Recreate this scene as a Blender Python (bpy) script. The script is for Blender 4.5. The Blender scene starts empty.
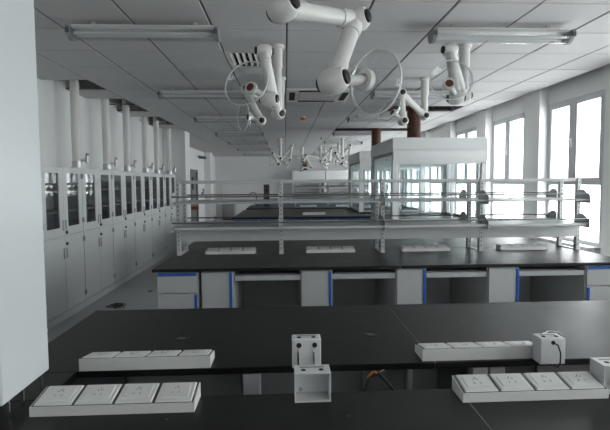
import bpy, bmesh, math, random
from mathutils import Vector, Matrix
random.seed(7)
S = bpy.context.scene
COL = S.collection

# ------------------------------------------------------------------ camera
F, CX, CY, CAMH = 438.0, 305.0, 207.0, 1.55
PITCH, YAW, ROLL = math.radians(3.27), math.radians(2.6), math.radians(0.4)
fw = Vector((math.sin(YAW)*math.cos(PITCH), math.cos(YAW)*math.cos(PITCH), -math.sin(PITCH)))
r0 = Vector((math.cos(YAW), -math.sin(YAW), 0)); u0 = r0.cross(fw)
rt = r0*math.cos(ROLL) - u0*math.sin(ROLL); up = u0*math.cos(ROLL) + r0*math.sin(ROLL)
cam = bpy.data.cameras.new('camera'); co = bpy.data.objects.new('camera', cam); COL.objects.link(co)
co.matrix_world = Matrix(((rt.x, up.x, -fw.x, 0), (rt.y, up.y, -fw.y, 0), (rt.z, up.z, -fw.z, CAMH), (0, 0, 0, 1)))
cam.sensor_fit = 'HORIZONTAL'; cam.sensor_width = 36.0; cam.lens = F/610.0*36.0
cam.shift_x = (305.0-CX)/610.0; cam.shift_y = (CY-215.0)/610.0
cam.clip_start = 0.05; cam.clip_end = 200
S.camera = co

def ray(x, y): return fw + rt*((x-CX)/F) - up*((y-CY)/F)
def aty(x, y, Y):
    d = ray(x, y); return Vector((0, 0, CAMH)) + d*(Y/d.y)

# ------------------------------------------------------------------ light
W = bpy.data.worlds.new('overcast_sky'); S.world = W; W.use_nodes = True
bg = W.node_tree.nodes['Background']; bg.inputs['Color'].default_value = (0.98, 0.99, 1.0, 1); bg.inputs['Strength'].default_value = 9.6
S.cycles.transparent_max_bounces = 40
S.view_settings.view_transform = 'Standard'; S.view_settings.look = 'None'
S.view_settings.exposure = 0.0; S.view_settings.gamma = 1.0; S.view_settings.use_curve_mapping = False

# ------------------------------------------------------------------ room sizes
ZC = 2.77                      # ceiling tiles
ZT = 3.35                      # concrete slab above
XL, XR = -2.85, 3.44           # near left wall, right wall
XLF = -3.25                    # left wall beyond the pillar
Y0, Y1 = -3.6, 20.8
HB = 0.87                      # bench height
TILE = 0.585
WIN = [(4.82+1.6*k, 5.80+1.6*k) for k in range(-5, 10)]    # window openings along the right wall
for a, b in WIN:
    L = bpy.data.lights.new('window_portal', 'AREA'); L.shape = 'RECTANGLE'; L.size = 1.75; L.size_y = b-a
    L.cycles.is_portal = True
    lo = bpy.data.objects.new('window_portal', L); COL.objects.link(lo)
    lo.location = (3.79, (a+b)/2, 1.68); lo.rotation_euler = (0, math.radians(90), 0)

# ------------------------------------------------------------------ materials
def mat(name, col, rough=0.5, metal=0.0, spec=0.5, noise=None, bump=None):
    m = bpy.data.materials.new(name); m.use_nodes = True
    nt = m.node_tree; b = nt.nodes['Principled BSDF']
    b.inputs['Base Color'].default_value = (*col, 1); b.inputs['Roughness'].default_value = rough
    b.inputs['Metallic'].default_value = metal; b.inputs['Specular IOR Level'].default_value = spec
    if noise:
        sc, amt, detail = noise
        tc = nt.nodes.new('ShaderNodeTexCoord'); n = nt.nodes.new('ShaderNodeTexNoise')
        n.inputs['Scale'].default_value = sc; n.inputs['Detail'].default_value = detail
        nt.links.new(tc.outputs['Object'], n.inputs['Vector'])
        mx = nt.nodes.new('ShaderNodeMix'); mx.data_type = 'RGBA'
        mx.inputs['A'].default_value = (*[c*(1-amt) for c in col], 1)
        mx.inputs['B'].default_value = (*[min(1, c*(1+amt)) for c in col], 1)
        nt.links.new(n.outputs['Fac'], mx.inputs['Factor']); nt.links.new(mx.outputs['Result'], b.inputs['Base Color'])
    if bump:
        sc, st = bump
        tc = nt.nodes.new('ShaderNodeTexCoord'); n = nt.nodes.new('ShaderNodeTexNoise')
        n.inputs['Scale'].default_value = sc; n.inputs['Detail'].default_value = 4
        nt.links.new(tc.outputs['Object'], n.inputs['Vector'])
        bp = nt.nodes.new('ShaderNodeBump'); bp.inputs['Strength'].default_value = st; bp.inputs['Distance'].default_value = 0.002
        nt.links.new(n.outputs['Fac'], bp.inputs['Height']); nt.links.new(bp.outputs['Normal'], b.inputs['Normal'])
    return m
def glassmat(name, tint, refl, rough=0.02):
    m = bpy.data.materials.new(name); m.use_nodes = True
    nt = m.node_tree; nt.nodes.clear()
    o = nt.nodes.new('ShaderNodeOutputMaterial'); t = nt.nodes.new('ShaderNodeBsdfTransparent'); g = nt.nodes.new('ShaderNodeBsdfGlossy')
    t.inputs['Color'].default_value = (*tint, 1); g.inputs['Roughness'].default_value = rough; g.inputs['Color'].default_value = (.9, .93, .94, 1)
    fr = nt.nodes.new('ShaderNodeFresnel'); fr.inputs['IOR'].default_value = refl
    mx = nt.nodes.new('ShaderNodeMixShader')
    ge = nt.nodes.new('ShaderNodeNewGeometry'); sub = nt.nodes.new('ShaderNodeMath'); sub.operation = 'SUBTRACT'; sub.inputs[0].default_value = 1.0
    mu = nt.nodes.new('ShaderNodeMath'); mu.operation = 'MULTIPLY'                       # reflect only at the outer face: no false total reflection inside a thin sheet
    nt.links.new(ge.outputs['Backfacing'], sub.inputs[1]); nt.links.new(fr.outputs[0], mu.inputs[0]); nt.links.new(sub.outputs[0], mu.inputs[1])
    nt.links.new(mu.outputs[0], mx.inputs[0]); nt.links.new(t.outputs[0], mx.inputs[1]); nt.links.new(g.outputs[0], mx.inputs[2]); nt.links.new(mx.outputs[0], o.inputs[0])
    return m
M = dict(
    rail=mat('brushed_dark_rail', (.20, .20, .205), .28, .6),
    seam=mat('grey_joint_sealant', (.22, .21, .20), .6),
    plaster=mat('white_plaster', (.82, .82, .815), .85, noise=(1.2, .04, 3), bump=(40, .15)),
    slab=mat('raw_concrete', (.16, .155, .15), .95, noise=(3, .2, 4)),
    tile=mat('ceiling_board', (.54, .535, .53), .8, noise=(2.0, .04, 2), bump=(260, .5)),
    grid=mat('dark_grid_metal', (.10, .10, .10), .6),
    floor=mat('grey_epoxy', (.40, .41, .41), .38, noise=(1.1, .12, 5), bump=(9, .12)),
    base=mat('black_skirting', (.03, .03, .03), .5),
    steel=mat('white_painted_steel', (.68, .69, .69), .38, noise=(2.2, .025, 3)),
    column=mat('glossy_white_panel', (.58, .61, .62), .22, noise=(1.5, .015, 2)),
    grey=mat('light_grey_steel', (.50, .51, .51), .42, noise=(3, .03, 3)),
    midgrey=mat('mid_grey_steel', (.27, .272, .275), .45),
    dgrey=mat('dark_slot_steel', (.10, .105, .11), .5),
    alu=mat('anodised_aluminium', (.52, .53, .54), .35, .7),
    chrome=mat('chrome', (.7, .7, .7), .15, 1),
    black=mat('black_plastic', (.012, .012, .013), .4),
    rubber=mat('black_cable', (.01, .01, .01), .6),
    copper=mat('copper_ends', (.55, .2, .05), .35, .6),
    blue=mat('blue_edge_strip', (.018, .12, .52), .4),
    pvc=mat('white_plastic', (.74, .73, .70), .4, noise=(5, .03, 3)),
    armw=mat('cream_white_plastic', (.74, .735, .71), .32),
    socket=mat('socket_plate_white', (.74, .74, .72), .42),
    brown=mat('brown_duct', (.125, .052, .034), .5, noise=(8, .2, 4)),
    red=mat('dark_red_paint', (.22, .02, .015), .5),
    orange=mat('orange_cap', (.65, .10, .02), .45),
    door=mat('grey_door_paint', (.20, .20, .20), .5),
    dirt=mat('brown_sweepings', (.12, .095, .07), .95, noise=(30, .5, 4)),
    winframe=mat('window_frame_grey', (.62, .63, .65), .45),
    glass=glassmat('clear_glass', (.96, .98, .98), 1.45),
    hoodglass=glassmat('hood_glass', (.95, .97, .97), 1.45),
    cabglass=glassmat('dark_cabinet_glass', (.72, .73, .74), 1.42, .03),
    dome=glassmat('clear_acrylic', (.90, .91, .91), 1.8, .06),
    lampcover=glassmat('wrapped_clear_cover', (.88, .89, .90), 1.75, .12),
    tube=mat('unlit_tube', (.72, .72, .72), .3),
    liner=mat('hood_liner', (.62, .64, .65), .5),
    hole=mat('dark_hole', (.01, .008, .008), .7),
    ring=mat('red_brown_rim', (.12, .03, .02), .5),
)
# black phenolic worktop with dust and faint scratches
def worktop_mat():
    m = mat('black_phenolic', (.012, .012, .012), .34, spec=.26)
    nt = m.node_tree; b = nt.nodes['Principled BSDF']
    tc = nt.nodes.new('ShaderNodeTexCoord')
    n = nt.nodes.new('ShaderNodeTexNoise'); n.inputs['Scale'].default_value = 2.6; n.inputs['Detail'].default_value = 8; n.inputs['Distortion'].default_value = 1.2
    v = nt.nodes.new('ShaderNodeTexVoronoi'); v.inputs['Scale'].default_value = 9
    for k in (n, v): nt.links.new(tc.outputs['Object'], k.inputs['Vector'])
    cr = nt.nodes.new('ShaderNodeValToRGB'); cr.color_ramp.elements[0].position = .45; cr.color_ramp.elements[1].position = .85
    cr.color_ramp.elements[0].color = (.009, .009, .009, 1); cr.color_ramp.elements[1].color = (.030, .029, .028, 1)
    nt.links.new(n.outputs['Fac'], cr.inputs['Fac'])
    lt = nt.nodes.new('ShaderNodeMath'); lt.operation = 'LESS_THAN'; lt.inputs[1].default_value = .022
    nt.links.new(v.outputs['Distance'], lt.inputs[0])
    mx = nt.nodes.new('ShaderNodeMix'); mx.data_type = 'RGBA'; mx.inputs['B'].default_value = (.28, .28, .27, 1)
    nt.links.new(lt.outputs[0], mx.inputs['Factor']); nt.links.new(cr.outputs['Color'], mx.inputs['A']); nt.links.new(mx.outputs['Result'], b.inputs['Base Color'])
    mr = nt.nodes.new('ShaderNodeMapRange'); mr.inputs['To Min'].default_value = .30; mr.inputs['To Max'].default_value = .48
    nt.links.new(n.outputs['Fac'], mr.inputs['Value']); nt.links.new(mr.outputs['Result'], b.inputs['Roughness'])
    return m
M['work'] = worktop_mat()

# ------------------------------------------------------------------ mesh helpers
def nb(): return bmesh.new()
def box(bm, x0, x1, y0, y1, z0, z1, bev=0.0):
    m = Matrix.Translation(((x0+x1)/2, (y0+y1)/2, (z0+z1)/2)) @ Matrix.Diagonal((abs(x1-x0), abs(y1-y0), abs(z1-z0), 1))
    g = bmesh.ops.create_cube(bm, size=1.0, matrix=m)
    if bev:
        vs = set(g['verts']); es = [e for e in bm.edges if e.verts[0] in vs]
        bmesh.ops.bevel(bm, geom=es, offset=bev, segments=1, affect='EDGES', clamp_overlap=True)
    return bm
def B(*a): return box(nb(), *a)
def axis_m(p, d):
    d = Vector(d).normalized(); return Matrix.Translation(p) @ d.to_track_quat('Z', 'Y').to_matrix().to_4x4()
def cyl(bm, p0, p1, ra, rb=None, seg=18, cap=True):
    p0, p1 = Vector(p0), Vector(p1); d = p1-p0
    m = axis_m((p0+p1)/2, d)
    bmesh.ops.create_cone(bm, cap_ends=cap, segments=seg, radius1=ra, radius2=ra if rb is None else rb, depth=d.length, matrix=m)
    return bm
def Cy(*a, **k): return cyl(nb(), *a, **k)
def lathe(bm, prof, p, d, seg=28):
    m = axis_m(p, d); rings = []
    for r, z in prof:
        if r < 1e-5: rings.append([bm.verts.new(m @ Vector((0, 0, z)))])
        else: rings.append([bm.verts.new(m @ Vector((r*math.cos(t), r*math.sin(t), z))) for t in [2*math.pi*k/seg for k in range(seg)]])
    for A, C in zip(rings, rings[1:]):
        for k in range(seg):
            q = (k+1) % seg
            vs = [A[k % len(A)], A[q % len(A)], C[q % len(C)], C[k % len(C)]]
            u = []
            for v in vs:
                if v not in u: u.append(v)
            if len(u) > 2: bm.faces.new(u)
    return bm
def sphere(bm, p, r, seg=14):
    bmesh.ops.create_uvsphere(bm, u_segments=seg, v_segments=seg//2+1, radius=r, matrix=Matrix.Translation(p)); return bm
def prism(bm, pts, a, b, axis):
    """extrude a 2D outline from a to b along axis ('x': pts=(y,z); 'y': pts=(x,z); 'z': pts=(x,y))"""
    def v(p, t): return {'x': (t, p[0], p[1]), 'y': (p[0], t, p[1]), 'z': (p[0], p[1], t)}[axis]
    A = [bm.verts.new(v(p, a)) for p in pts]; C = [bm.verts.new(v(p, b)) for p in pts]
    n = len(pts); bm.faces.new(A); bm.faces.new(C[::-1])
    for k in range(n): bm.faces.new((A[k], C[k], C[(k+1) % n], A[(k+1) % n]))
    return bm
def tubepath(bm, pts, r, seg=8):
    for a, c in zip(pts, pts[1:]): cyl(bm, a, c, r, seg=seg)
    for p in pts[1:-1]: sphere(bm, p, r, 8)
    return bm
def origin_of(o):
    v = Vector((0, 0, 0))
    while o: v = v + o.location; o = o.parent
    return v
def obj(name, bm, m, parent=None, loc=None, smooth=35):
    bmesh.ops.recalc_face_normals(bm, faces=bm.faces[:])
    off = origin_of(parent) if parent else Vector((0, 0, 0))
    if loc is not None: off = off + Vector(loc) - (off if parent else Vector())
    bmesh.ops.translate(bm, verts=bm.verts[:], vec=-off)
    me = bpy.data.meshes.new(name); bm.to_mesh(me); bm.free()
    me.polygons.foreach_set('use_smooth', [True]*len(me.polygons)); me.set_sharp_from_angle(angle=math.radians(smooth))
    me.materials.append(M[m] if isinstance(m, str) else m)
    o = bpy.data.objects.new(name, me); COL.objects.link(o)
    if parent: o.parent = parent
    elif loc is not None: o.location = loc
    return o
def tag(o, label=None, cat=None, group=None, kind=None):
    if label: o['label'] = label
    if cat: o['category'] = cat
    if group: o['group'] = group
    if kind: o['kind'] = kind
    return o
def thing(name, label, cat, loc=(0, 0, 0), group=None, kind=None):
    o = bpy.data.objects.new(name, None); COL.objects.link(o); o.location = loc; o.empty_display_size = .1
    return tag(o, label, cat, group, kind)
def setting(name, loc=(0, 0, 0)):
    o = bpy.data.objects.new(name, None); COL.objects.link(o); o.location = loc; o['kind'] = 'structure'; return o
def struct(name, bm, m): return tag(obj(name, bm, m), kind='structure')
def dup(o, parent=None, move=(0, 0, 0), label=None):
    c = o.copy(); COL.objects.link(c); c.parent = parent
    if parent is None:
        c.location = o.location + Vector(move)
        if label: c['label'] = label
    for ch in o.children: dup(ch, c)
    return c
ORD = ['first', 'second', 'third', 'fourth', 'fifth', 'sixth', 'seventh', 'eighth', 'ninth', 'tenth', 'eleventh', 'twelfth']

# ================================================================== THE SETTING
struct('floor', B(XLF-.3, 4.0, Y0-.2, Y1+.2, -.12, 0), 'floor')
bm = B(XL-.6, XL, Y0-.2, 10.45, 0, ZT)
struct('wall_left', bm, 'plaster')
bm = B(XLF-.2, XLF, 10.45, 15.25, 0, ZT); box(bm, XLF-.2, XLF, 16.45, Y1+.2, 0, ZT); box(bm, XLF-.2, XLF, 15.25, 16.45, 2.02, ZT)
struct('wall_left_far', bm, 'plaster')
struct('trim_1', B(XLF+.001, -2.33, 10.455, 10.95, 0, ZT), 'plaster')                # pillar at the end of the cabinets
bm = B(XLF-.2, 4.0, Y1, Y1+.2, 0, ZT); struct('wall_back', bm, 'plaster')
struct('wall_front', B(XL-.6, 4.0, Y0-.2, Y0, 0, ZT), 'plaster')
struct('baseboard_left', B(XL+.001, XL+.012, Y0, 4.55, 0, .1), 'base')
# right wall: recessed bays with windows between piers
bm = nb(); prev = Y0
for a, b in WIN:
    if a-.24 > prev: box(bm, XR, 3.80, prev, a-.24, 0, ZT)
    box(bm, 3.56, 3.80, a-.24, a-.06, 0, ZT)
    prev = b+.02
    box(bm, XR+.04, 3.80, a-.06, b+.02, 0, .78)
    box(bm, 3.56, 3.80, a-.06, b+.02, 2.56, ZT)
box(bm, XR, 3.80, prev, Y1, 0, ZT)
struct('wall_right', bm, 'plaster')
for k, (a, b) in enumerate(WIN):
    w = setting('window_%d' % (k+1), (3.60, (a+b)/2, .78))
    x0, x1 = 3.57, 3.63
    bm = nb(); fr = .05
    A, Bq = a-.06, b+.02
    box(bm, x0, x1, A, A+fr, .78, 2.56); box(bm, x0, x1, Bq-fr, Bq, .78, 2.56)
    box(bm, x0, x1, A+fr, Bq-fr, .78, .78+fr); box(bm, x0, x1, A+fr, Bq-fr, 2.56-fr, 2.56)
    obj('window_frame', bm, 'winframe', w)
    mid = (a+b)/2
    obj('transom', B(x0-.005, x1, A+fr, Bq-fr, 1.49, 1.55), 'winframe', w)
    obj('mullion', B(x0-.012, x1, mid-.045, mid+.045, 1.55, 2.56-fr), 'winframe', w)
    for s in (-1, 1):
        c0, c1 = (A+fr, mid-.045) if s < 0 else (mid+.045, Bq-fr)
        bm = nb(); q = .028
        box(bm, x0-.005, x1-.01, c0, c0+q, 1.55, 2.51); box(bm, x0-.005, x1-.01, c1-q, c1, 1.55, 2.51)
        box(bm, x0-.005, x1-.01, c0+q, c1-q, 1.55, 1.55+q); box(bm, x0-.005, x1-.01, c0+q, c1-q, 2.51-q, 2.51)
        sh = obj('sash', bm, 'winframe', w)
        obj('pane', B(x0+.02, x0+.025, c0+q, c1-q, 1.55+q, 2.51-q), 'glass', sh)
    obj('pane', B(x0+.02, x0+.025, A+fr, Bq-fr, .83, 1.49), 'glass', w)
    bm = B(x0-.035, x0-.012, mid-.014, mid+.014, 1.96, 2.06); box(bm, x0-.05, x0-.035, mid-.012, mid+.075, 2.03, 2.05, .004)
    obj('window_handle', bm, 'socket', w)
    obj('sill', B(XR-.03, x0, A, Bq, .755, .785, .004), 'plaster', w)

# ---- ceiling: slab above, tiles and bars hung below
ceil = struct('ceiling', B(XLF-.2, 3.80, Y0-.2, Y1+.2, ZT, ZT+.15), 'slab')
GX, GY = .026, 3.606
missing = {(-5, 3), (-5, 5), (-5, 6), (-5, 8), (-5, 9), (-5, 11), (3, 6), (4, 6), (3, 11), (4, 11), (2, 11)}
grille_cell = (-1, 1)
ac_cells = {(0, 4), (1, 4)}
cells = []
for i in range(-6, 6):
    for j in range(-13, 30):
        x0 = max(GX+TILE*i, XL if GY+TILE*(j+.5) < 10.45 else XLF); x1 = min(GX+TILE*(i+1), XR); y0 = GY+TILE*j; y1 = min(y0+TILE, Y1)
        y0 = max(y0, Y0)
        if x1-x0 < .05 or y1-y0 < .02 or (i, j) in missing or (i, j) == grille_cell or (i, j) in {(0, 4)}: continue
        cells.append((i, j, x0, x1, y0, y1))
shared = {}
stuff = nb()
for i, j, x0, x1, y0, y1 in cells:
    gx, gy = .0075, .0050
    if -2 <= j <= 22:
        key = (round(x1-x0, 3), round(y1-y0, 3))
        cx_, cy_ = (x0+x1)/2, (y0+y1)/2
        if key not in shared:
            o = obj('ceiling_tile', box(nb(), x0+gx, x1-gx, y0+gy, y1-gy, ZC, ZC+.014, .004), 'tile', ceil)
            bmv = Vector((cx_, cy_, 0)); o.data.transform(Matrix.Translation(-bmv)); o.location = bmv
            shared[key] = o.data
        else:
            o = bpy.data.objects.new('ceiling_tile', shared[key]); COL.objects.link(o); o.parent = ceil; o.location = (cx_, cy_, 0)
        o.location.z += random.uniform(-.0012, .0012)
    else: box(stuff, x0+gx, x1-gx, y0+gy, y1-gy, ZC, ZC+.014)
tag(obj('distant_ceiling_tiles', stuff, 'tile', ceil), kind='stuff')
for i in range(-5, 6):
    x = GX+TILE*i
    obj('grid_bar', B(x-.012, x+.012, Y0, Y1, ZC+.0045, ZC+.03), 'grid', ceil)
for j in range(-12, 30):
    y = GY+TILE*j
    obj('cross_bar', B((XL if y < 10.45 else XLF), XR, y-.010, y+.010, ZC+.0155, ZC+.03), 'grid', ceil)

# ---- doors on the far left wall
d = setting('door_1', (XLF, 15.85, 0))
bm = B(XLF-.02, XLF+.03, 15.25, 15.33, 0, 2.02); box(bm, XLF-.02, XLF+.03, 16.37, 16.45, 0, 2.02); box(bm, XLF-.02, XLF+.03, 15.33, 16.37, 1.94, 2.02)
obj('door_frame', bm, 'door', d)
lf = obj('door_leaf', B(XLF-.06, XLF-.02, 15.33, 16.37, .01, 1.94), 'door', d)
obj('window_pane', B(XLF-.02, XLF-.012, 15.6, 15.85, 1.3, 1.75), 'hole', lf)
obj('door_handle', B(XLF-.02, XLF+.03, 15.45, 15.5, .98, 1.02, .004), 'chrome', lf)
struct('trim_2', B(XLF+.001, XLF+.25, 17.9, 18.5, 0, ZC-.002), 'plaster')

# ================================================================== SERVICE COLUMN by the camera
c = thing('service_column', 'glossy white service column rising from the near bench at left edge', 'column', (-1.05, 1.39, HB))
obj('column_body', B(-1.28, -.792, 1.224, 1.469, HB+.06, ZC-.002, .004), 'column', c)
for sx in (-.805, -1.2):
    for sy in (1.27, 1.34, 1.44):
        obj('stud', Cy((sx, sy, HB+.001), (sx, sy, HB+.062), .005, seg=8), 'chrome', c)

# ================================================================== BENCHES
def worktop(y0, y1, seams, label, x0=-1.02, x1=2.88, z=HB, caps=()):
    t = thing('worktop', label, 'worktop', ((x0+x1)/2, (y0+y1)/2, z-.025))
    ed = [x0]+list(seams)+[x1]
    for a, b in zip(ed, ed[1:]):
        obj('slab', B(a+.0014, b-.0014, y0, y1, z-.025, z, .0025), 'work', t)
    for q in seams: obj('joint_strip', B(q-.0014, q+.0014, y0+.004, y1-.004, z-.006, z-.0003), 'seam', t)
    for px, py in caps:
        bm = lathe(nb(), [(.0, .0008), (.024, .0008), (.026, .0018), (.031, .0018), (.033, 0)], (px, py, z), (0, 0, 1), 24)
        g = obj('cable_grommet', bm, 'black', t)
        obj('flap', B(px-.014, px+.014, py-.004, py+.004, z+.0008, z+.0018), 'midgrey', g)
    return t
worktop(.60, 1.378, [.56], 'black worktop nearest the camera, in front of the open service gap')
worktop(1.585, 2.365, [.56], 'black worktop just behind the open gap, with two round cable caps', caps=[(-.458, 1.91), (.378, 1.906)])
worktop(3.465, 4.35, [.93], 'black worktop under the front of the two-tier shelf rack', x0=-1.055)
worktop(4.352, 5.24, [.93], 'black worktop under the back of the two-tier shelf rack', x0=-1.055)

# closing plate under the column, at the left end of the service gap
tag(obj('end_plate', B(-1.25, -.76, 1.379, 1.584, HB-.03, HB, .002), 'work'), 'black plate closing the left end of the gap under the white column', 'plate')

cabn = 0
def cabinet(x0, x1, y0, y1, kind, label, front=-1, ztop=HB-.027, group=None):
    """front: -1 faces the camera (y0 side), +1 faces away"""
    t = thing('base_cabinet', label, 'cabinet', ((x0+x1)/2, (y0+y1)/2, 0), group)
    f = y0 if front < 0 else y1
    def fy(a, b): return (f-b, f-a) if front < 0 else (f+a, f+b)     # proud of the front by a..b
    yy0, yy1 = (y0+.02, y1) if front < 0 else (y0, y1-.02)
    obj('carcass', B(x0, x1, yy0, yy1, .08, ztop), 'grey', t)
    obj('plinth', B(x0+.005, x1-.005, yy0+.04, yy1-.04, 0, .08), 'dgrey', t)
    g = .008
    def face(nm, za, zb, strip, xa=x0+g, xb=x1-g):
        a, b = fy(-.02, 0)
        p = obj(nm, B(xa, xb, min(a, b), max(a, b), za, zb, .002), 'grey', t)
        a, b = fy(0, .008)
        if strip == 'top': obj('edge_pull', B(xa+.004, xb-.004, min(a, b), max(a, b), zb-.024, zb-.002, .002), 'blue', p)
        if strip == 'right': obj('edge_pull', B(xb-.024, xb-.002, min(a, b), max(a, b), za+.01, zb-.006, .002), 'blue', p)
        if strip == 'left': obj('edge_pull', B(xa+.002, xa+.024, min(a, b), max(a, b), za+.01, zb-.006, .002), 'blue', p)
    if kind == 'drawer_door_r': face('drawer', ztop-.17, ztop-.012, 'top'); face('door', .09, ztop-.182, 'right')
    if kind == 'drawer_door_l': face('drawer', ztop-.17, ztop-.012, 'top'); face('door', .09, ztop-.182, 'left')
    if kind == 'door_r': face('door', .09, ztop-.012, 'right')
    if kind == 'drawers':
        face('drawer', ztop-.15, ztop-.012, 'top'); face('drawer', ztop-.36, ztop-.158, 'top'); face('drawer', .09, ztop-.368, 'top')
    return t
def knee(x0, x1, y0, yb, label):
    t = thing('knee_space', label, 'bench frame', ((x0+x1)/2, (y0+yb)/2, 0))
    obj('apron_rail', B(x0, x1, y0+.02, y0+.045, .755, .798, .002), 'grey', t)
    obj('pencil_drawer', B(x0+.02, x1-.02, y0+.07, y0+.42, .76, .80), 'midgrey', t)
    obj('back_panel', B(x0, x1, yb-.02, yb-.005, .0, HB-.027), 'grey', t)
    obj('foot_rail', B(x0, x1, yb-.07, yb-.03, .08, .12), 'grey', t)
    return t
# the rack bench, camera side
y0, yb = 3.50, 4.34
cabinet(-1.03, -.70, y0, yb, 'drawer_door_r', 'grey base cabinet with blue-topped drawer at the rack bench left end')
cabinet(-.68, -.42, y0, yb, 'door_r', 'narrow grey cabinet door with blue pull beside the left drawer cabinet')
knees = [(-.415, .12), (.38, .90), (1.155, 1.665), (1.935, 2.50)]
pos = ['leftmost', 'second from left', 'third from left', 'rightmost']
for (a, b), p in zip(knees, pos): knee(a+.002, b-.002, y0, yb, 'open knee space under rack bench, %s of four' % p)
for (a, b), p in zip([(.12, .38), (.90, 1.155), (1.665, 1.935)], ['left', 'middle', 'right']):
    cabinet(a, b, y0, yb, 'door_r', 'slim grey pedestal with blue pull between knee spaces, %s of three' % p)
cabinet(2.50, 2.86, y0, yb, 'drawer_door_l', 'grey base cabinet with blue-topped drawer at the rack bench right end')
tag(obj('bench_back_carcass', B(-1.0, 2.86, 4.36, 5.18, .0, HB-.027), 'grey'), 'long grey cabinet body under the back half of the rack bench', 'cabinet')

# near bench: bodies below the two halves, seen through the gap and at their left ends
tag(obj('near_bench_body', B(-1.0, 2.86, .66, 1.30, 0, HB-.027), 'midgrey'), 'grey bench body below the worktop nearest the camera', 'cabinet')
fb = thing('service_bench', 'grey bench body behind the gap, below the worktop with cable caps', 'cabinet', (.9, 2.0, 0))
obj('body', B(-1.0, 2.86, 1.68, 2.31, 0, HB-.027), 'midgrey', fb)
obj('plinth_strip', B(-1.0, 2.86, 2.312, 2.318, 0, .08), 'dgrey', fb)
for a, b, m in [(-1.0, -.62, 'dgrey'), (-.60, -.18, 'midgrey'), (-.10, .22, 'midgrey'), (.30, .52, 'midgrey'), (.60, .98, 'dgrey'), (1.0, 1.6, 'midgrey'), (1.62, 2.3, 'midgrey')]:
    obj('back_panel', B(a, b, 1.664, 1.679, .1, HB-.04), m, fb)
def post(xa, xb, ya, label, m='grey'):
    o = tag(obj('frame_post', B(xa, xb, ya, ya+.05, 0, HB-.03, .003), m, None, ((xa+xb)/2, ya, 0)), label, 'post')
post(-.163, -.098, 1.592, 'light grey square post in the gap left of the two small open boxes')
post(.455, .475, 1.60, 'thin dark grey post in the gap beside the seam', 'midgrey')
post(.705, .765, 1.592, 'left of the two pale posts in the gap behind right socket strip')
post(.772, .832, 1.592, 'right of the two pale posts in the gap behind right socket strip')
tag(obj('gap_rail', B(-.75, 2.86, 1.40, 1.43, .62, .66), 'midgrey'), 'grey steel rail running low inside the open service gap', 'rail')
# loose cable with copper ends
t = thing('loose_cable', 'black cable with bare copper end poking out of the service gap', 'cable', (.31, 1.52, .70))
pts = [Vector((0.245, 1.505, 0.682)), Vector((0.270, 1.490, 0.802)), Vector((0.295, 1.515, 0.857)), Vector((0.330, 1.520, 0.862)), Vector((0.370, 1.500, 0.822)), Vector((0.415, 1.490, 0.762)), Vector((0.435, 1.500, 0.662))]
obj('sheath', tubepath(nb(), pts, .0055), 'rubber', t)
obj('copper_end', tubepath(nb(), [Vector((0.285, 1.510, 0.854)), Vector((0.307, 1.512, 0.872)), Vector((0.317, 1.500, 0.875))], .004), 'copper', t)
obj('wire_tail', tubepath(nb(), [Vector((0.325, 1.520, 0.864)), Vector((0.345, 1.510, 0.880))], .0025), 'chrome', t)
t = tag(obj('black_hose', tubepath(nb(), [Vector((.80, 1.46, .60)), Vector((.815, 1.47, .80)), Vector((.835, 1.475, .86)), Vector((.845, 1.46, .80)), Vector((.85, 1.45, .60))], .006), 'rubber'), 'short black hose loop in the gap left of the cube box with cord', 'hose')

# ---- socket strips
def socket_strip(x0, x1, ylow, yhigh, label, group, z=HB, first=[None]):
    """wedge with its low edge at ylow and its high edge at yhigh, four socket plates on the slope"""
    t = thing('socket_strip', label, 'socket strip', ((x0+x1)/2, (ylow+yhigh)/2, z), group)
    zl, zh = z+.028, z+.045
    obj('housing', prism(nb(), [(ylow, z), (yhigh, z), (yhigh, zh), (ylow, zl)], x0, x1, 'x'), 'socket', t)
    obj('dark_inlay', prism(nb(), [(ylow+(.003 if yhigh > ylow else -.003), zl), (yhigh-(.003 if yhigh > ylow else -.003), zh), (yhigh-(.003 if yhigh > ylow else -.003), zh+.0012), (ylow+(.003 if yhigh > ylow else -.003), zl+.0018)], x0+.004, x1-.004, 'x'), 'dgrey', t)
    n = 4; w = (x1-x0-.010)/n; s = 1 if yhigh > ylow else -1
    dep = abs(yhigh-ylow); sl = (zh-zl)/dep
    def P(xx, u, hgt): return Vector((xx, ylow+s*u, zl+sl*u+hgt))
    for k in range(n):
        a = x0+.005+w*k+.0035; b = a+w-.007
        def slabq(bm, a, b, u0, u1, h0, h1, ins):
            lo = [P(a, u0, h0), P(b, u0, h0), P(b, u1, h0), P(a, u1, h0)]
            hi = [P(a+ins, u0+ins, h1), P(b-ins, u0+ins, h1), P(b-ins, u1-ins, h1), P(a+ins, u1-ins, h1)]
            L_ = [bm.verts.new(v) for v in lo]; H_ = [bm.verts.new(v) for v in hi]
            bm.faces.new(L_); bm.faces.new(H_)
            for q in range(4): bm.faces.new((L_[q], L_[(q+1) % 4], H_[(q+1) % 4], H_[q]))
            return bm
        pl = obj('socket_plate', slabq(nb(), a, b, .004, dep-.004, 0, .006, .0035), 'socket', t, smooth=20)
        bm = slabq(nb(), a+.014, b-.014, .018, dep-.018, .006, .0078, .002)
        ins = obj('socket_insert', bm, 'socket', pl, smooth=20)
        bm = nb(); mx_ = (a+b)/2
        for dx, u in ((-.010, .42), (.010, .42), (-.006, .62), (.006, .62), (0, .70)):
            p = P(mx_+dx, dep*u, .0080); m4 = Matrix.Translation(p) @ Matrix.Rotation(random.choice((.5, -.5)), 4, 'Z') @ Matrix.Diagonal((.0022, .009, .0012, 1))
            bmesh.ops.create_cube(bm, size=1, matrix=m4)
        tag(obj('socket_slots', bm, 'midgrey', pl))
    return t
G = 'white four-gang socket strips on the benches'
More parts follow.
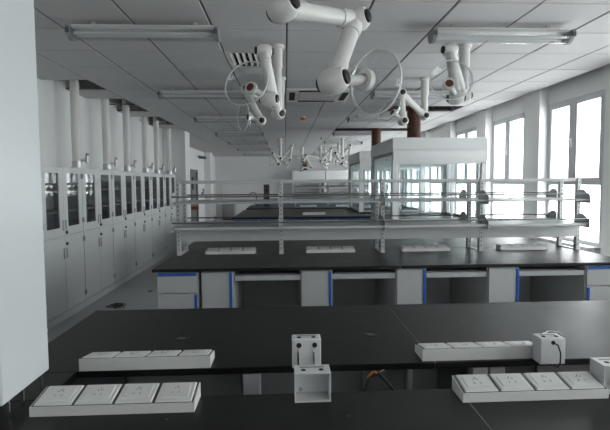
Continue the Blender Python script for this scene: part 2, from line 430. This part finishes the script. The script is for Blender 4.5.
socket_strip(-.752, -.275, 1.278, 1.376, 'white four-socket strip nearest the camera at lower left', G)
socket_strip(.540, 1.002, 1.285, 1.376, 'white four-socket strip nearest the camera at lower right', G)
socket_strip(-.752, -.280, 1.685, 1.588, 'white four-socket strip behind the gap, left, beside the white column', G)
socket_strip(.513, .985, 1.695, 1.598, 'white four-socket strip behind the gap, left of the corded cube box', G)
for (a, b), p in zip([(-.76, -.29), (.20, .67), (1.13, 1.60), (2.10, 2.57)], ['leftmost', 'second from left', 'third from left', 'rightmost']):
    socket_strip(a, b, 4.16, 4.26, 'white socket strip under the shelf rack, %s of four' % p, G)

# ---- small steel mounting boxes
def mount_box(x0, x1, y0, y1, hh, label, openfront, cord=False):
    t = thing('mounting_box', label, 'metal box', ((x0+x1)/2, (y0+y1)/2, HB))
    z0, z1 = HB, HB+hh; w = .004
    if openfront:
        bm = B(x0, x0+w, y0, y1, z0, z1); box(bm, x1-w, x1, y0, y1, z0, z1); box(bm, x0+w, x1-w, y0, y1, z0, z0+w); box(bm, x0+w, x1-w, y0, y1, z1-w, z1); box(bm, x0+w, x1-w, y1-w, y1, z0+w, z1-w)
        obj('shell', bm, 'steel', t)
        obj('screw', Cy((x0+.02, y1-w-.004, z0+.016), (x0+.02, y1-w, z0+.016), .006, seg=12), 'chrome', t)
    else:
        obj('shell', B(x0, x1, y0, y1, z0, z1, .003), 'steel', t)
    for fx in (.25, .75):
        px = x0+(x1-x0)*fx
        obj('top_hole', lathe(nb(), [(0, .0012), (.0065, .0012), (.0085, 0)], (px, (y0+y1)/2-.006, z1), (0, 0, 1), 14), 'hole', t)
    obj('top_slot', B(x0+.018, x1-.018, y1-.022, y1-.014, z1-.001, z1+.0012), 'midgrey', t)
    if not openfront and not cord:
        for fx in (.24, .78):
            px = x0+(x1-x0)*fx; pz = z1-.022
            obj('front_hole', Cy((px, y0-.001, pz), (px, y0+.001, pz), .0095, seg=16), 'hole', t)
            tp = [Vector((px+.002, y0+.012, pz-.002)), Vector((px-.004, y0-.006, pz-.02)), Vector((px-.003, y0-.009, z0+.008))]
            obj('metal_tail', tubepath(nb(), tp, .0035), 'chrome', t)
    if cord:
        px = (x0+x1)/2
        pts = [Vector((px, y0+.01, z1-.016)), Vector((px+.012, y0-.01, z1-.022)), Vector((px+.020, y0-.014, z1-.05)), Vector((px+.018, y0-.016, z0+.012)), Vector((px+.008, y0-.018, z0-.002)), Vector((px-.010, y0-.016, z0+.004))]
        obj('cord', tubepath(nb(), pts, .0026), 'rubber', t)
        pts = [Vector((px-.02, y0+.04, z1+.003)), Vector((px+.01, y0+.05, z1+.010)), Vector((px+.045, y0+.045, z1+.009)), Vector((px+.068, y0+.03, z1-.003))]
        obj('cord_loop', tubepath(nb(), pts, .002), 'chrome', t)
        obj('front_hole', Cy((px, y0-.001, z1-.016), (px, y0+.001, z1-.016), .008, seg=14), 'hole', t)
    return t
mount_box(.020, .126, 1.563, 1.618, .108, 'small white steel box with two front holes, standing behind the gap', False)
mount_box(.024, .136, 1.315, 1.377, .092, 'small white open-fronted steel box at the gap edge, nearest camera', True)
mount_box(.935, 1.030, 1.540, 1.597, .098, 'white cube box with a black cord hanging down its front', False, True)
mount_box(1.005, 1.115, 1.31, 1.377, .092, 'open-fronted white steel box cut by the right picture edge', True)

# ---- reagent rack on the rack bench
def rack(xs, yf, ybk, label, zbase=HB, fine=True):
    t = thing('reagent_rack', label, 'shelf rack', ((xs[0]+xs[-1])/2, (yf+ybk)/2, zbase))
    z = zbase; zt = z+.70
    for x in xs:
        for py in (yf, ybk):
            o = obj('post', B(x-.018, x+.018, py-.022, py+.022, z+.006, zt, .002), 'grey', t)
            if fine:
                bm = nb(); n = 16
                for k in range(n):
                    zz = z+.05+k*.04
                    box(bm, x-.005, x+.005, py-.0226, py-.0218, zz, zz+.014)
                tag(obj('slot_holes', bm, 'dgrey', o), kind='stuff')
        obj('foot_bar', B(x-.022, x+.022, yf-.03, ybk+.03, z, z+.008), 'grey', t)
        for zz in (.245, .475):
            for py, s in ((yf-.024, -1), (ybk+.024, 1)):
                pr = [(py, z+zz-.012), (py, z+zz+.095), (py+s*.03, z+zz+.115), (py+s*.09, z+zz+.115), (py+s*.185, z+zz+.06), (py+s*.185, z+zz-.012)]
                obj('shelf_bracket', prism(nb(), pr, x-.0215, x-.0185, 'x'), 'grey', t)
    xa, xb = xs[0]-.02, xs[-1]+.02
    for a, b in zip(xs, xs[1:]):
        obj('lower_shelf', B(a+.002, b-.002, yf-.19, ybk+.19, z+.252, z+.276, .003), 'grey', t)
        obj('upper_shelf', B(a+.002, b-.002, yf-.19, ybk+.19, z+.488, z+.502, .002), 'grey', t)
        obj('front_apron', B(a+.02, b-.02, yf-.022, yf-.012, z+.13, z+.246), 'grey', t)
    for py in (yf-.17, ybk+.17):
        for zz in (.315, .552): obj('guard_rail', Cy((xa, py, z+zz), (xb, py, z+zz), .0068, seg=10), 'rail', t)
    for py in (yf, ybk): obj('top_rail', B(xa, xb, py-.012, py+.012, zt-.030, zt, .002), 'grey', t)
    return t
rack([-1.0, -.04, .93, 1.89, 2.855], 4.15, 4.42, 'two-tier grey steel shelf rack spanning the second bench')

# ================================================================== BENCHES FURTHER BACK
rows = [(6.20, -1.02, 1.50, 1.3), (8.40, -1.02, 3.0, 2.46), (11.40, -1.02, 2.88, 1.76), (14.30, -1.02, 2.88, 1.76)]
rown = ['third', 'fourth', 'fifth', 'sixth']
for (ry, xa, xb, dp), nm in zip(rows, rown):
    worktop(ry, ry+dp, [.93], 'black worktop of the %s bench row from the camera' % nm, xa, xb)
    n = int((xb-xa-.04)/.46)
    w = (xb-xa-.04)/n
    for k in range(n):
        cabinet(xa+.02+w*k+.001, xa+.02+w*(k+1)-.001, ry+.025, ry+.60, 'drawers', 'grey drawer cabinet with blue pulls, %s from left in %s bench row' % (ORD[k], nm), group='drawer cabinets in the rear bench rows')
    tag(obj('bench_back_carcass', B(xa+.02, xb-.02, ry+.62, ry+dp-.04, 0, HB-.027), 'grey'), 'grey cabinet body under the back half of the %s bench row' % nm, 'cabinet')
rack([.29, 1.21, 2.13, 2.85], 12.13, 12.40, 'grey shelf rack standing on the fifth bench row', fine=False)
rack([.29, 1.21, 2.13, 2.85], 15.03, 15.30, 'grey shelf rack standing on the sixth bench row', fine=False)
socket_strip(.36, .83, 8.98, 9.08, 'white socket strip on the fourth bench row, left of glass hood', G)
socket_strip(.40, .87, 11.95, 12.05, 'white socket strip on the fifth bench row, left one', G)
socket_strip(1.40, 1.87, 11.95, 12.05, 'white socket strip on the fifth bench row, right one', G)
# sink taps and drying rack at the end of the fifth row
t = thing('gooseneck_tap', 'dark gooseneck tap beside the peg drying rack far back', 'tap', (-.80, 12.3, HB))
obj('stem', Cy((-.80, 12.3, HB), (-.80, 12.3, HB+.30), .014), 'dgrey', t)
obj('spout', tubepath(nb(), [Vector((-.80-.10*(1-math.cos(a)), 12.3, HB+.30+.10*math.sin(a))) for a in [k*math.pi/8 for k in range(9)]], .011), 'dgrey', t)
obj('lever', B(-.84, -.76, 12.29, 12.31, HB+.12, HB+.135), 'dgrey', t)
t = thing('drying_rack', 'tall dark peg drying rack standing on the fifth bench row', 'drying rack', (-.52, 12.4, HB))
obj('board', B(-.60, -.44, 12.40, 12.42, HB, HB+.62), 'dgrey', t)
for k in range(5):
    for sx in (-.57, -.52, -.47): obj('peg', Cy((sx, 12.40, HB+.1+k*.11), (sx, 12.28, HB+.14+k*.11), .012, seg=8), 'black', t)

# ================================================================== GLASS FUME HOODS
def hood(x0, x1, y0, y1, label, on_bench=False):
    t = thing('fume_hood', label, 'fume hood', ((x0+x1)/2, (y0+y1)/2, 0))
    zb, zg, zt = .95, 1.80, 2.185
    xm = (x0+x1)/2
    if on_bench: t.location.z = HB; zb = HB+.03
    else:
        obj('base_cabinet', B(x0+.02, x1-.02, y0+.05, y1-.05, .08, zb-.03), 'steel', t)
        obj('plinth', B(x0+.06, x1-.06, y0+.1, y1-.1, 0, .08), 'dgrey', t)
    for a, b in () if on_bench else ((x0+.03, xm-.003), (xm+.003, x1-.03)):
        dd = obj('cabinet_door', B(a, b, y0+.03, y0+.049, .1, zb-.05, .002), 'steel', t)
        obj('door_pull', B(a+.02 if a > xm else b-.032, a+.032 if a > xm else b-.02, y0+.018, y0+.03, .55, .70), 'chrome', dd)
    obj('hood_worktop', B(x0, x1, y0, y1, zb-.03, zb, .003), 'work', t)
    ps = .075
    for px in (x0, x1-ps):
        for py in (y0+.01, y1-ps-.01): obj('corner_post', B(px, px+ps, py, py+ps, zb, zg+.02, .003), 'steel', t)
    # side walls: framed glass
    for px in (x0+.02, x1-.05):
        bm = nb(); a, b = y0+.085, y1-.085
        box(bm, px, px+.03, a, a+.03, zb, 1.98); box(bm, px, px+.03, b-.03, b, zb, 1.98)
        box(bm, px, px+.03, a+.03, b-.03, zb, zb+.04); box(bm, px, px+.03, a+.03, b-.03, 1.94, 1.98)
        fr = obj('side_frame', bm, 'midgrey', t)
        obj('side_pane', B(px+.012, px+.018, a+.03, b-.03, zb+.04, 1.94), 'hoodglass', fr)
    # front and back sashes
    for py in (y0+.04, y1-.06):
        bm = nb(); a, b = x0+ps, x1-ps
        for xx in (a, xm+.18, b-.035): box(bm, xx, xx+.035, py, py+.03, zb, 1.95)
        box(bm, a, b, py, py+.03, zb, zb+.03); box(bm, a, b, py, py+.03, 1.92, 1.95)
        fr = obj('sash_frame', bm, 'alu', t)
        obj('sash_pane', B(a+.035, xm+.18, py+.012, py+.018, zb+.03, 1.92), 'hoodglass', fr)
        obj('sash_pane', B(xm+.215, b-.035, py+.012, py+.018, zb+.03, 1.92), 'hoodglass', fr)
    # canopy
    obj('canopy', B(x0, x1, y0+.012, y1-.012, 1.98, zt, .004), 'steel', t)
    for s, yy in ((-1, y0), (1, y1)):
        p = [(yy-s*.012, 2.012), (yy+s*.0, 2.012), (yy+s*.0, zt-.003), (yy-s*.012, zt-.003)]
        obj('fascia', prism(nb(), p, x0+.001, x1-.001, 'x'), 'steel', t)
        p = [(yy-s*.02, 2.003), (yy+s*.022, 2.003), (yy+s*.022, 1.90), (yy-s*.035, 1.80), (yy-s*.045, 1.80)]
        obj('air_lip', prism(nb(), p, x0+.005, x1-.005, 'x'), 'steel', t)
    obj('inner_baffle', B(xm-.02, xm+.02, (y0+y1)/2-.25, (y0+y1)/2+.25, 1.90, 1.98), 'liner', t)
    return t
hood(1.57, 2.97, 6.33, 7.96, 'nearer glass-sided white fume hood with brown duct on top')
hood(1.57, 2.97, 9.20, 10.83, 'farther glass-sided white fume hood behind the nearer one', True)
def duct(x, y, z0, z1, r, label):
    t = thing('exhaust_duct', label, 'duct', (x, y, z0))
    obj('collar', Cy((x, y, z0), (x, y, z0+.05), r*1.12), 'steel', t)
    prof = [(r*.96, .05)]; n = int((z1-z0-.05)/.03)
    for k in range(n):
        zz = .05+k*.03
        prof += [(r*.95, zz+.004), (r, zz+.012), (r, zz+.024), (r*.95, zz+.03)]
    obj('corrugated_pipe', lathe(nb(), prof, (x, y, z0), (0, 0, 1), 24), 'brown', t)
duct(2.20, 7.42, 2.186, 3.3, .115, 'brown corrugated duct rising from the nearer glass fume hood')
duct(2.16, 10.32, 2.186, 3.3, .115, 'brown corrugated duct rising from the farther glass fume hood')

# wall hoods along the back wall
for k, (xa, nm) in enumerate([(.33, 'left'), (1.85, 'right')]):
    xb = xa+1.5; ya, yb = 19.85, Y1-.01
    t = thing('wall_hood', 'white fume hood against the back wall, %s of two' % nm, 'fume hood', ((xa+xb)/2, (ya+yb)/2, 0))
    obj('base_cabinet', B(xa, xb, ya, yb, .0, .85), 'steel', t)
    obj('hood_worktop', B(xa, xb, ya-.02, yb, .85, .88), 'work', t)
    obj('back_liner', B(xa+.05, xb-.05, yb-.05, yb, .88, 1.65), 'liner', t)
    for px in (xa, xb-.06): obj('side_wall', B(px, px+.06, ya, yb, .88, 1.65), 'steel', t)
    obj('canopy', B(xa, xb, ya, yb, 1.65, 2.05, .004), 'steel', t)
    obj('sash_pane', B(xa+.06, xb-.06, ya+.03, ya+.036, 1.2, 1.65), 'hoodglass', t)
duct(.93, 20.3, 2.05, 2.765, .12, 'dark brown duct above the hood against the back wall')

# ================================================================== TALL CABINETS along the left wall
def tall_cabinet(y0, label):
    XF = -2.50; xb = XL+.002; wd = .925; H = 1.735; y1 = y0+wd
    t = thing('storage_cabinet', label, 'cabinet', ((XF+xb)/2, y0+wd/2, 0), 'tall storage cabinets along the left wall')
    bm = nb(); w = .018
    box(bm, xb, XF-.022, y0+.001, y0+w, .09, H); box(bm, xb, XF-.022, y1-w, y1-.001, .09, H)
    box(bm, xb, XF-.022, y0+w, y1-w, .09, .108); box(bm, xb, XF-.022, y0+w, y1-w, H-w, H); box(bm, xb, xb+.012, y0+w, y1-w, .108, H-w)
    box(bm, xb+.012, XF-.022, y0+w, y1-w, .955, .975)
    obj('carcass', bm, 'steel', t)
    obj('plinth', B(xb, XF-.014, y0+.001, y1-.001, 0, .085), 'steel', t)
    for zz in (1.22, 1.455): obj('shelf', B(xb+.012, XF-.028, y0+w, y1-w, zz, zz+.02), 'steel', t)
    mid = (y0+y1)/2
    for s in (0, 1):
        a, b = (y0+.004, mid-.002) if s == 0 else (mid+.002, y1-.004)
        fr = .092; za, zb = .972, H-.006
        # glass door
        bm = nb()
        box(bm, XF-.02, XF, a, a+fr, za, zb); box(bm, XF-.02, XF, b-fr, b, za, zb); box(bm, XF-.02, XF, a+fr, b-fr, za, za+.085); box(bm, XF-.02, XF, a+fr, b-fr, zb-.06, zb)
        dd = obj('glass_door', bm, 'steel', t)
        obj('pane', B(XF-.014, XF-.009, a+fr, b-fr, za+.085, zb-.06), 'cabglass', dd)
        ep = b-.03 if s == 0 else a+.03
        obj('handle', B(XF, XF+.012, ep-.011, ep+.011, 1.02, 1.14, .003), 'alu', dd)
        hy = a+.012 if s == 0 else b-.012
        for zz in (za+.10, zb-.12): obj('hinge', B(XF, XF+.006, hy-.008, hy+.008, zz, zz+.06), 'midgrey', dd)
        # solid door
        dd = obj('solid_door', B(XF-.02, XF, a, b, .10, .955, .002), 'steel', t)
        obj('handle', B(XF, XF+.012, ep-.011, ep+.011, .70, .82, .003), 'alu', dd)
        for zz in (.17, .84): obj('hinge', B(XF, XF+.006, hy-.008, hy+.008, zz, zz+.06), 'midgrey', dd)
        if s == 1:
            obj('lock', Cy((XF, a+.035, .865), (XF+.014, a+.035, .865), .017, seg=14), 'black', dd)
            k = obj('lock', Cy((XF, a+.035, .995), (XF+.014, a+.035, .995), .017, seg=14), 'black', t)
    return t
nm6 = ['nearest the white column', 'second from the camera', 'third from the camera', 'fourth from the camera', 'fifth from the camera', 'farthest, against the pillar']
for k in range(6): tall_cabinet(4.60+.93*k, 'tall white steel cabinet with two glass doors, '+nm6[k])
# vent pipes on top
def pipe(y, label):
    x = -2.62; z0 = 1.736
    t = thing('vent_pipe', label, 'pipe', (x, y, z0), 'white vent pipes above the cabinets')
    obj('flange', Cy((x, y, z0), (x, y, z0+.02), .075), 'pvc', t)
    obj('collar', Cy((x, y, z0+.02), (x, y, z0+.10), .058), 'alu', t)
    obj('tube', Cy((x, y, z0+.10), (x, y, 3.3), .054, seg=20), 'pvc', t)
    v = obj('valve', Cy((x+.05, y, z0+.11), (x+.14, y, z0+.11), .018), 'chrome', t)
    obj('valve_body', Cy((x+.125, y, z0+.07), (x+.125, y, z0+.16), .022), 'alu', v)
    obj('valve_lever', box(nb(), x+.115, x+.135, y-.01, y+.05, z0+.16, z0+.20, .004), 'midgrey', v)
PY = [5.68, 6.62, 7.46, 8.42, 9.16, 10.10]
for k, y in enumerate(PY): pipe(y, 'white vent pipe above the cabinets, %s from the camera' % ORD[k])

# ================================================================== CEILING FITTINGS
def lamp(xc, y, label):
    z = ZC-.035; L_ = .545
    t = thing('ceiling_lamp', label, 'ceiling lamp', (xc, y, ZC), 'unlit tube lamps on the ceiling')
    obj('housing', B(xc-L_+.02, xc+L_-.02, y-.055, y+.055, z-.03, z-.002, .004), 'pvc', t)
    bm = nb(); n = 12; pr = []
    for k in range(n+1):
        a = math.pi*k/n; pr.append((y-.070*math.cos(a), z-.020-.085*math.sin(a)))
    obj('clear_cover', prism(nb(), pr, xc-L_+.02, xc+L_-.02, 'x'), 'lampcover', t)
    for s in (-1, 1):
        xe = xc+s*L_
        bm = prism(nb(), [(y-.076*math.cos(math.pi*k/n), z-.016-.094*math.sin(math.pi*k/n)) for k in range(n+1)], xe-.014, xe+.014, 'x')
        e = obj('end_cap', bm, 'midgrey', t)
        obj('latch', B(xe-.012, xe+.012, y-.086, y-.070, z-.07, z-.035), 'dgrey', e)
    for s in (-.7, .7): obj('hanger', B(xc+s*L_-.015, xc+s*L_+.015, y-.008, y+.008, z-.002, ZC), 'tile', t)
    for dy in (-.026, .026): obj('tube', Cy((xc-L_+.03, y+dy, z-.06), (xc+L_-.03, y+dy, z-.06), .013, seg=10), 'tube', t)
LY = [3.45, 5.80, 8.05, 10.45, 12.8, 15.2, 17.6]
for k, y in enumerate(LY):
    lamp(-1.05, y, 'unlit tube lamp, %s from the camera in the left lamp row' % ORD[k])
    lamp(1.71, y, 'unlit tube lamp, %s from the camera in the window-side lamp row' % ORD[k])

# air grille in a tile place
x0, x1, y0, y1 = GX-TILE+.004, GX-.004, GY+TILE+.004, GY+2*TILE-.004
t = thing('air_grille', 'dark square air grille with white slanted blades in the ceiling', 'air grille', ((x0+x1)/2, (y0+y1)/2, ZC))
bm = B(x0, x0+.03, y0, y1, ZC-.004, ZC+.012); box(bm, x1-.03, x1, y0, y1, ZC-.004, ZC+.012); box(bm, x0+.03, x1-.03, y0, y0+.03, ZC-.004, ZC+.012); box(bm, x0+.03, x1-.03, y1-.03, y1, ZC-.004, ZC+.012)
obj('grille_frame', bm, 'tile', t)
obj('backing', B(x0+.005, x1-.005, y0+.005, y1-.005, ZC+.06, ZC+.065), 'hole', t)
for k in range(9):
    xx = x0+.05+k*.059
    bm = nb(); m4 = Matrix.Translation((xx, (y0+y1)/2, ZC+.016)) @ Matrix.Rotation(math.radians(-42), 4, 'Y') @ Matrix.Diagonal((.034, y1-y0-.07, .003, 1))
    bmesh.ops.create_cube(bm, size=1, matrix=m4); obj('blade', bm, 'pvc', t)
# ceiling air conditioner
cx_, cy_ = .47, 6.18
t = thing('ceiling_air_conditioner', 'square white ceiling air conditioner with dark slots around its panel', 'air conditioner', (cx_, cy_, ZC))
obj('panel', B(cx_-.44, cx_+.44, cy_-.44, cy_+.44, ZC-.03, ZC-.004, .008), 'pvc', t)
obj('intake_grille', B(cx_-.27, cx_+.27, cy_-.27, cy_+.27, ZC-.036, ZC-.029, .003), 'tile', t)
for s in (-1, 1):
    obj('air_slot', B(cx_-.27, cx_+.27, cy_+s*.35-.04, cy_+s*.35+.04, ZC-.034, ZC-.029), 'hole', t)
    obj('air_slot', B(cx_+s*.36-.04, cx_+s*.36+.04, cy_-.27, cy_+.27, ZC-.034, ZC-.029), 'hole', t)
t = thing('smoke_detector', 'small ceiling detector under an orange dust cap', 'detector', (.35, 8.3, ZC))
obj('base', Cy((.35, 8.3, ZC-.02), (.35, 8.3, ZC), .05), 'pvc', t)
obj('dust_cap', lathe(nb(), [(.052, 0), (.05, .02), (.035, .04), (0, .045)], (.35, 8.3, ZC-.018), (0, 0, -1), 20), 'orange', t)
t = thing('sprinkler', 'small dark ceiling sprinkler head near the far arms', 'sprinkler', (1.0, 12.0, ZC))
obj('rosette', Cy((1.0, 12.0, ZC-.01), (1.0, 12.0, ZC), .04), 'chrome', t); obj('head', Cy((1.0, 12.0, ZC-.06), (1.0, 12.0, ZC-.01), .02, .012), 'dgrey', t)

# ================================================================== EXTRACTION ARMS
def arm(mount, joints, hood_c, hood_d, rd, label, r=.038, jr=.055, axes=None, ring=None):
    """drop pipe from the ceiling, jointed tubes through the points, clear dome at the end"""
    mx, my = mount; J = [Vector(j) for j in joints]; hc = Vector(hood_c); hd = Vector(hood_d).normalized()
    t = thing('extraction_arm', label, 'extraction arm', (mx, my, ZC), 'jointed fume extraction arms')
    obj('ceiling_plate', Cy((mx, my, ZC-.03), (mx, my, ZC), .062, .062, seg=24), 'armw', t)
    top = J[0]
    obj('drop_pipe', Cy((mx, my, ZC-.03), (mx, my, top.z+.02), r), 'armw', t)
    obj('pipe_sleeve', Cy((mx, my, ZC-.20), (mx, my, ZC-.03), r*1.22), 'armw', t)
    prev = Vector((mx, my, ZC)); pts = J+[hc]
    for k, p in enumerate(J):
        nxt = pts[k+1]; d1 = (prev-p).normalized(); d2 = (nxt-p).normalized()
        ax = Vector(axes[k]) if axes and axes[k] else d1.cross(d2)
        if ax.length < .05: ax = Vector((1, .2, 0))
        ax.normalize(); w = r*1.5
        rr = jr
        j = obj('joint', lathe(nb(), [(0, -w), (rr*.72, -w), (rr*.95, -w*.6), (rr, 0), (rr*.95, w*.6), (rr*.72, w), (0, w)], p, ax, 20), 'armw', t)
        for s in (-1, 1):
            q = p+ax*(w*s)
            obj('knob', lathe(nb(), [(rr*.55, -.004), (rr*.52, .012), (rr*.35, .017), (0, .018)], q, ax*s, 16), 'black', j)
        last = (k == len(J)-1)
        rseg = r*.62 if last else r
        bm = cyl(nb(), p+d2*rr*.4, nxt-(d2*rr*.4 if not last else Vector()), rseg)
        seg = obj('arm_tube', bm, 'armw', t)
        if not last:
            cyl_b = cyl(nb(), p+d2*rr*.8, p+d2*rr*1.9, r*1.14); obj('tube_collar', cyl_b, 'armw', seg)
            cyl_b = cyl(nb(), nxt-d2*rr*1.9, nxt-d2*rr*.8, r*1.14); obj('tube_collar', cyl_b, 'armw', seg)
        prev = p
    # dome opening along hd
    prof = []
    n = 9
    for k in range(n+1):
        a = (math.pi/2)*k/n*.98+.02
        prof.append((.032+(rd-.032)*math.sin(a), rd*.42*(1-math.cos(a))))
    inner = [(max(q-.003, .02), zz+.003) for q, zz in prof][::-1]
    dm = obj('clear_dome', lathe(nb(), prof+[(rd+.003, prof[-1][1]+.004)]+inner, hc, hd, 32), 'dome', t, smooth=60)
    obj('dome_collar', lathe(nb(), [(.024, -.022), (.046, -.020), (.048, -.006), (.046, .010), (.024, .013)], hc, hd, 20), 'armw', dm)
    bm = lathe(nb(), [(rd-.002, prof[-1][1]), (rd+.005, prof[-1][1]+.001), (rd+.005, prof[-1][1]+.008), (rd-.002, prof[-1][1]+.008), (rd-.002, prof[-1][1])], hc, hd, 32)
    obj('dome_rim', bm, 'armw', dm)
    obj('mouth', lathe(nb(), [(0, .0155), (.03, .0155)], hc, hd, 16), 'ring', dm)
    return t
# big arm over the near bench
a0 = aty(283, 8, 1.85); a1 = aty(356, 20, 2.12); a2 = aty(333, 81, 1.88); ah = aty(366, 80, 1.94)
arm((a0.x, 1.85), [a0, a1, a2], ah, (.77, .64, 0), .140, 'large white extraction arm closest to the camera, over the near bench', r=.037, jr=.058,
    axes=[(.75, -.55, .25), (.8, -.5, .15), (.85, -.45, .2)])
# two folded arms over the front of the rack bench
b0 = aty(278, 114, 4.0); b1 = aty(264, 51, 3.45); b2 = aty(269, 99, 3.25); bh = aty(251, 88, 3.2)
arm((b0.x, 4.0), [b0, b1, b2], bh, (-.35, -.8, .25), .165, 'folded extraction arm left of centre, hanging before the air grille', axes=[(.6, -.8, 0), (1, .2, 0), (1, -.3, 0)])
c0 = aty(464, 96, 3.95); c1 = aty(450, 50, 3.62); c2 = aty(456, 98, 3.45); ch = aty(449, 84, 3.35)
arm((c0.x, 3.95), [c0, c1, c2], ch, (-.15, -.9, .2), .155, 'folded extraction arm behind the window-side lamp', axes=[(1, -.2, 0), (1, .1, 0), (1, -.2, 0)])
# two over the back of the rack bench
d0 = aty(424.5, 116, 5.2); d1 = aty(401, 93, 5.0); d2 = aty(403, 121, 4.85); dh = aty(393, 113, 4.8)
arm3 = arm((d0.x, 5.2), [d0, d1, d2], dh, (-.7, -.4, .5), .15, 'extraction arm in front of the brown duct of the nearer hood', axes=[(.1, -1, 0), (.1, -1, 0), (.1, -1, 0)])
e0 = aty(281, 112, 5.2); e1 = aty(245, 89, 5.0); e2 = aty(261, 121, 4.85); eh = aty(249, 117, 4.8)
arm4 = arm((e0.x, 5.2), [e0, e1, e2], eh, (-.9, -.5, 0), .15, 'extraction arm with small dome hanging left behind the folded arm', axes=[(.2, -1, 0), (.2, -1, 0), (.2, -1, 0)])
# far group over the fifth and sixth rows
def far_arm(x, y, zs, pts, h, hd, label):
    J = [(x+p[0], y+p[1], ZC-p[2]) for p in pts]
    return arm((x, y), J, (x+h[0], y+h[1], ZC-h[2]), hd, .15, label, axes=[(.1, -1, 0)]*3)
f1 = far_arm(-.12, 13.45, 0, [(0, 0, .52), (.34, -.1, .12), (.28, -.3, .56)], (.14, -.35, .66), (-.7, -.2, -.7), 'far extraction arm with raised elbow, over the fifth row at centre')
f2 = far_arm(-.12, 12.30, 0, [(0, 0, .56), (-.22, -.1, .42), (-.05, -.2, .72)], (-.2, -.25, .66), (-.9, -.3, 0), 'far extraction arm with dome to the left, over the fifth row front')
dup(f1, None, (1.78, 0.05, 0), 'far extraction arm with raised elbow, right side near the glass hood')
dup(f2, None, (1.74, 0.0, 0), 'far extraction arm pointing left, right side near the glass hood')
dup(f1, None, (1.32, 1.3, 0), 'far extraction arm with raised elbow, between brown duct and glass hood')
f3 = far_arm(1.50, 16.2, 0, [(0, 0, .42), (-.75, -.1, .25), (-.55, -.2, .70)], (-.85, -.25, .70), (-.9, -.3, 0), 'farthest extraction arm, long and low above the back wall hoods')
f4 = far_arm(.62, 15.4, 0, [(0, 0, .50), (.1, -.4, .30), (.02, -.5, .55)], (.0, -.55, .45), (-.3, -.9, 0), 'far extraction arm with its dome facing the room, left of brown duct')

# ================================================================== FAR LEFT THINGS AND FLOOR DEBRIS
t = thing('wall_switch', 'dark switch plate on the far left wall beside the door', 'switch', (XLF, 14.7, 1.3))
obj('plate', B(XLF+.001, XLF+.02, 14.55, 14.85, 1.18, 1.42, .004), 'dgrey', t); obj('rocker', B(XLF+.02, XLF+.028, 14.63, 14.77, 1.25, 1.35), 'pvc', t)
t = thing('fire_box', 'dark red box on the far left wall below the switch', 'fire box', (XLF, 14.95, .6))
obj('casing', B(XLF+.001, XLF+.30, 14.85, 15.15, .64, .75, .005), 'red', t); obj('lid_band', B(XLF+.30, XLF+.306, 14.90, 15.10, .68, .70), 'dgrey', t)
t = thing('wall_lamp_box', 'small dark bracket fitting on the far left wall past the door', 'wall fitting', (XLF, 17.2, 1.2))
obj('bracket', B(XLF+.001, XLF+.10, 17.15, 17.3, 1.10, 1.18), 'midgrey', t); obj('handle', B(XLF+.06, XLF+.10, 17.15, 17.3, 1.18, 1.32), 'midgrey', t)
t = thing('security_camera', 'small dark security camera high on the far left wall', 'camera', (XLF, 16.6, 2.5))
obj('bracket', Cy((XLF, 16.6, 2.55), (XLF+.14, 16.6, 2.53), .02), 'midgrey', t)
obj('camera_body', Cy((XLF+.06, 16.6, 2.50), (XLF+.32, 16.5, 2.47), .05), 'dgrey', t)
t = thing('leaning_panel', 'tall white panel standing against the wall in far left corner', 'panel', (-2.78, 19.2, 0))
obj('sheet', B(-2.98, -2.72, 19.0, 19.04, 0, 1.55, .003), 'pvc', t); obj('sheet_edge', B(-2.72, -2.70, 19.0, 19.04, 0, 1.55), 'grey', t)
t = thing('low_cabinet', 'low grey cabinet standing on the floor in the far left corner', 'cabinet', (-2.35, 18.4, 0))
obj('body', B(-2.60, -2.10, 18.2, 18.7, .04, .70, .004), 'midgrey', t); obj('door', B(-2.58, -2.12, 18.18, 18.199, .07, .68), 'midgrey', t); obj('plinth', B(-2.58, -2.12, 18.22, 18.68, 0, .04), 'black', t)
# sweepings
bm = nb(); rnd = random.Random(3)
for k in range(260):
    a = rnd.uniform(0, 6.28); q = abs(rnd.gauss(0, .5))
    px = -2.14+.12*q*math.cos(a); py = 5.56+.09*q*math.sin(a); hz = max(0, .035*(1-q*.7))
    m4 = Matrix.Translation((px, py, .004+rnd.uniform(0, hz))) @ Matrix.Rotation(rnd.uniform(0, 3), 4, 'Z') @ Matrix.Rotation(rnd.uniform(-.6, .6), 4, 'X') @ Matrix.Diagonal((rnd.uniform(.01, .035), rnd.uniform(.005, .012), rnd.uniform(.003, .008), 1))
    bmesh.ops.create_cube(bm, size=1, matrix=m4)
tag(obj('sweepings', bm, 'dirt'), 'small heap of brown sweepings on the floor by the cabinets', 'debris', kind='stuff')
for k, (px, py, nm) in enumerate([(-1.95, 6.3, 'nearest'), (-1.85, 6.9, 'middle'), (-1.9, 7.5, 'farthest')]):
    bm = prism(nb(), [(px-.03, py), (px, py-.02), (px+.04, py+.01), (px+.01, py+.03), (px-.02, py+.02)], .0, .006, 'z')
    tag(obj('debris_chip', bm, 'dirt'), 'small dark chip on the aisle floor past the sweepings, %s of three' % nm, 'debris', 'chips on the aisle floor')
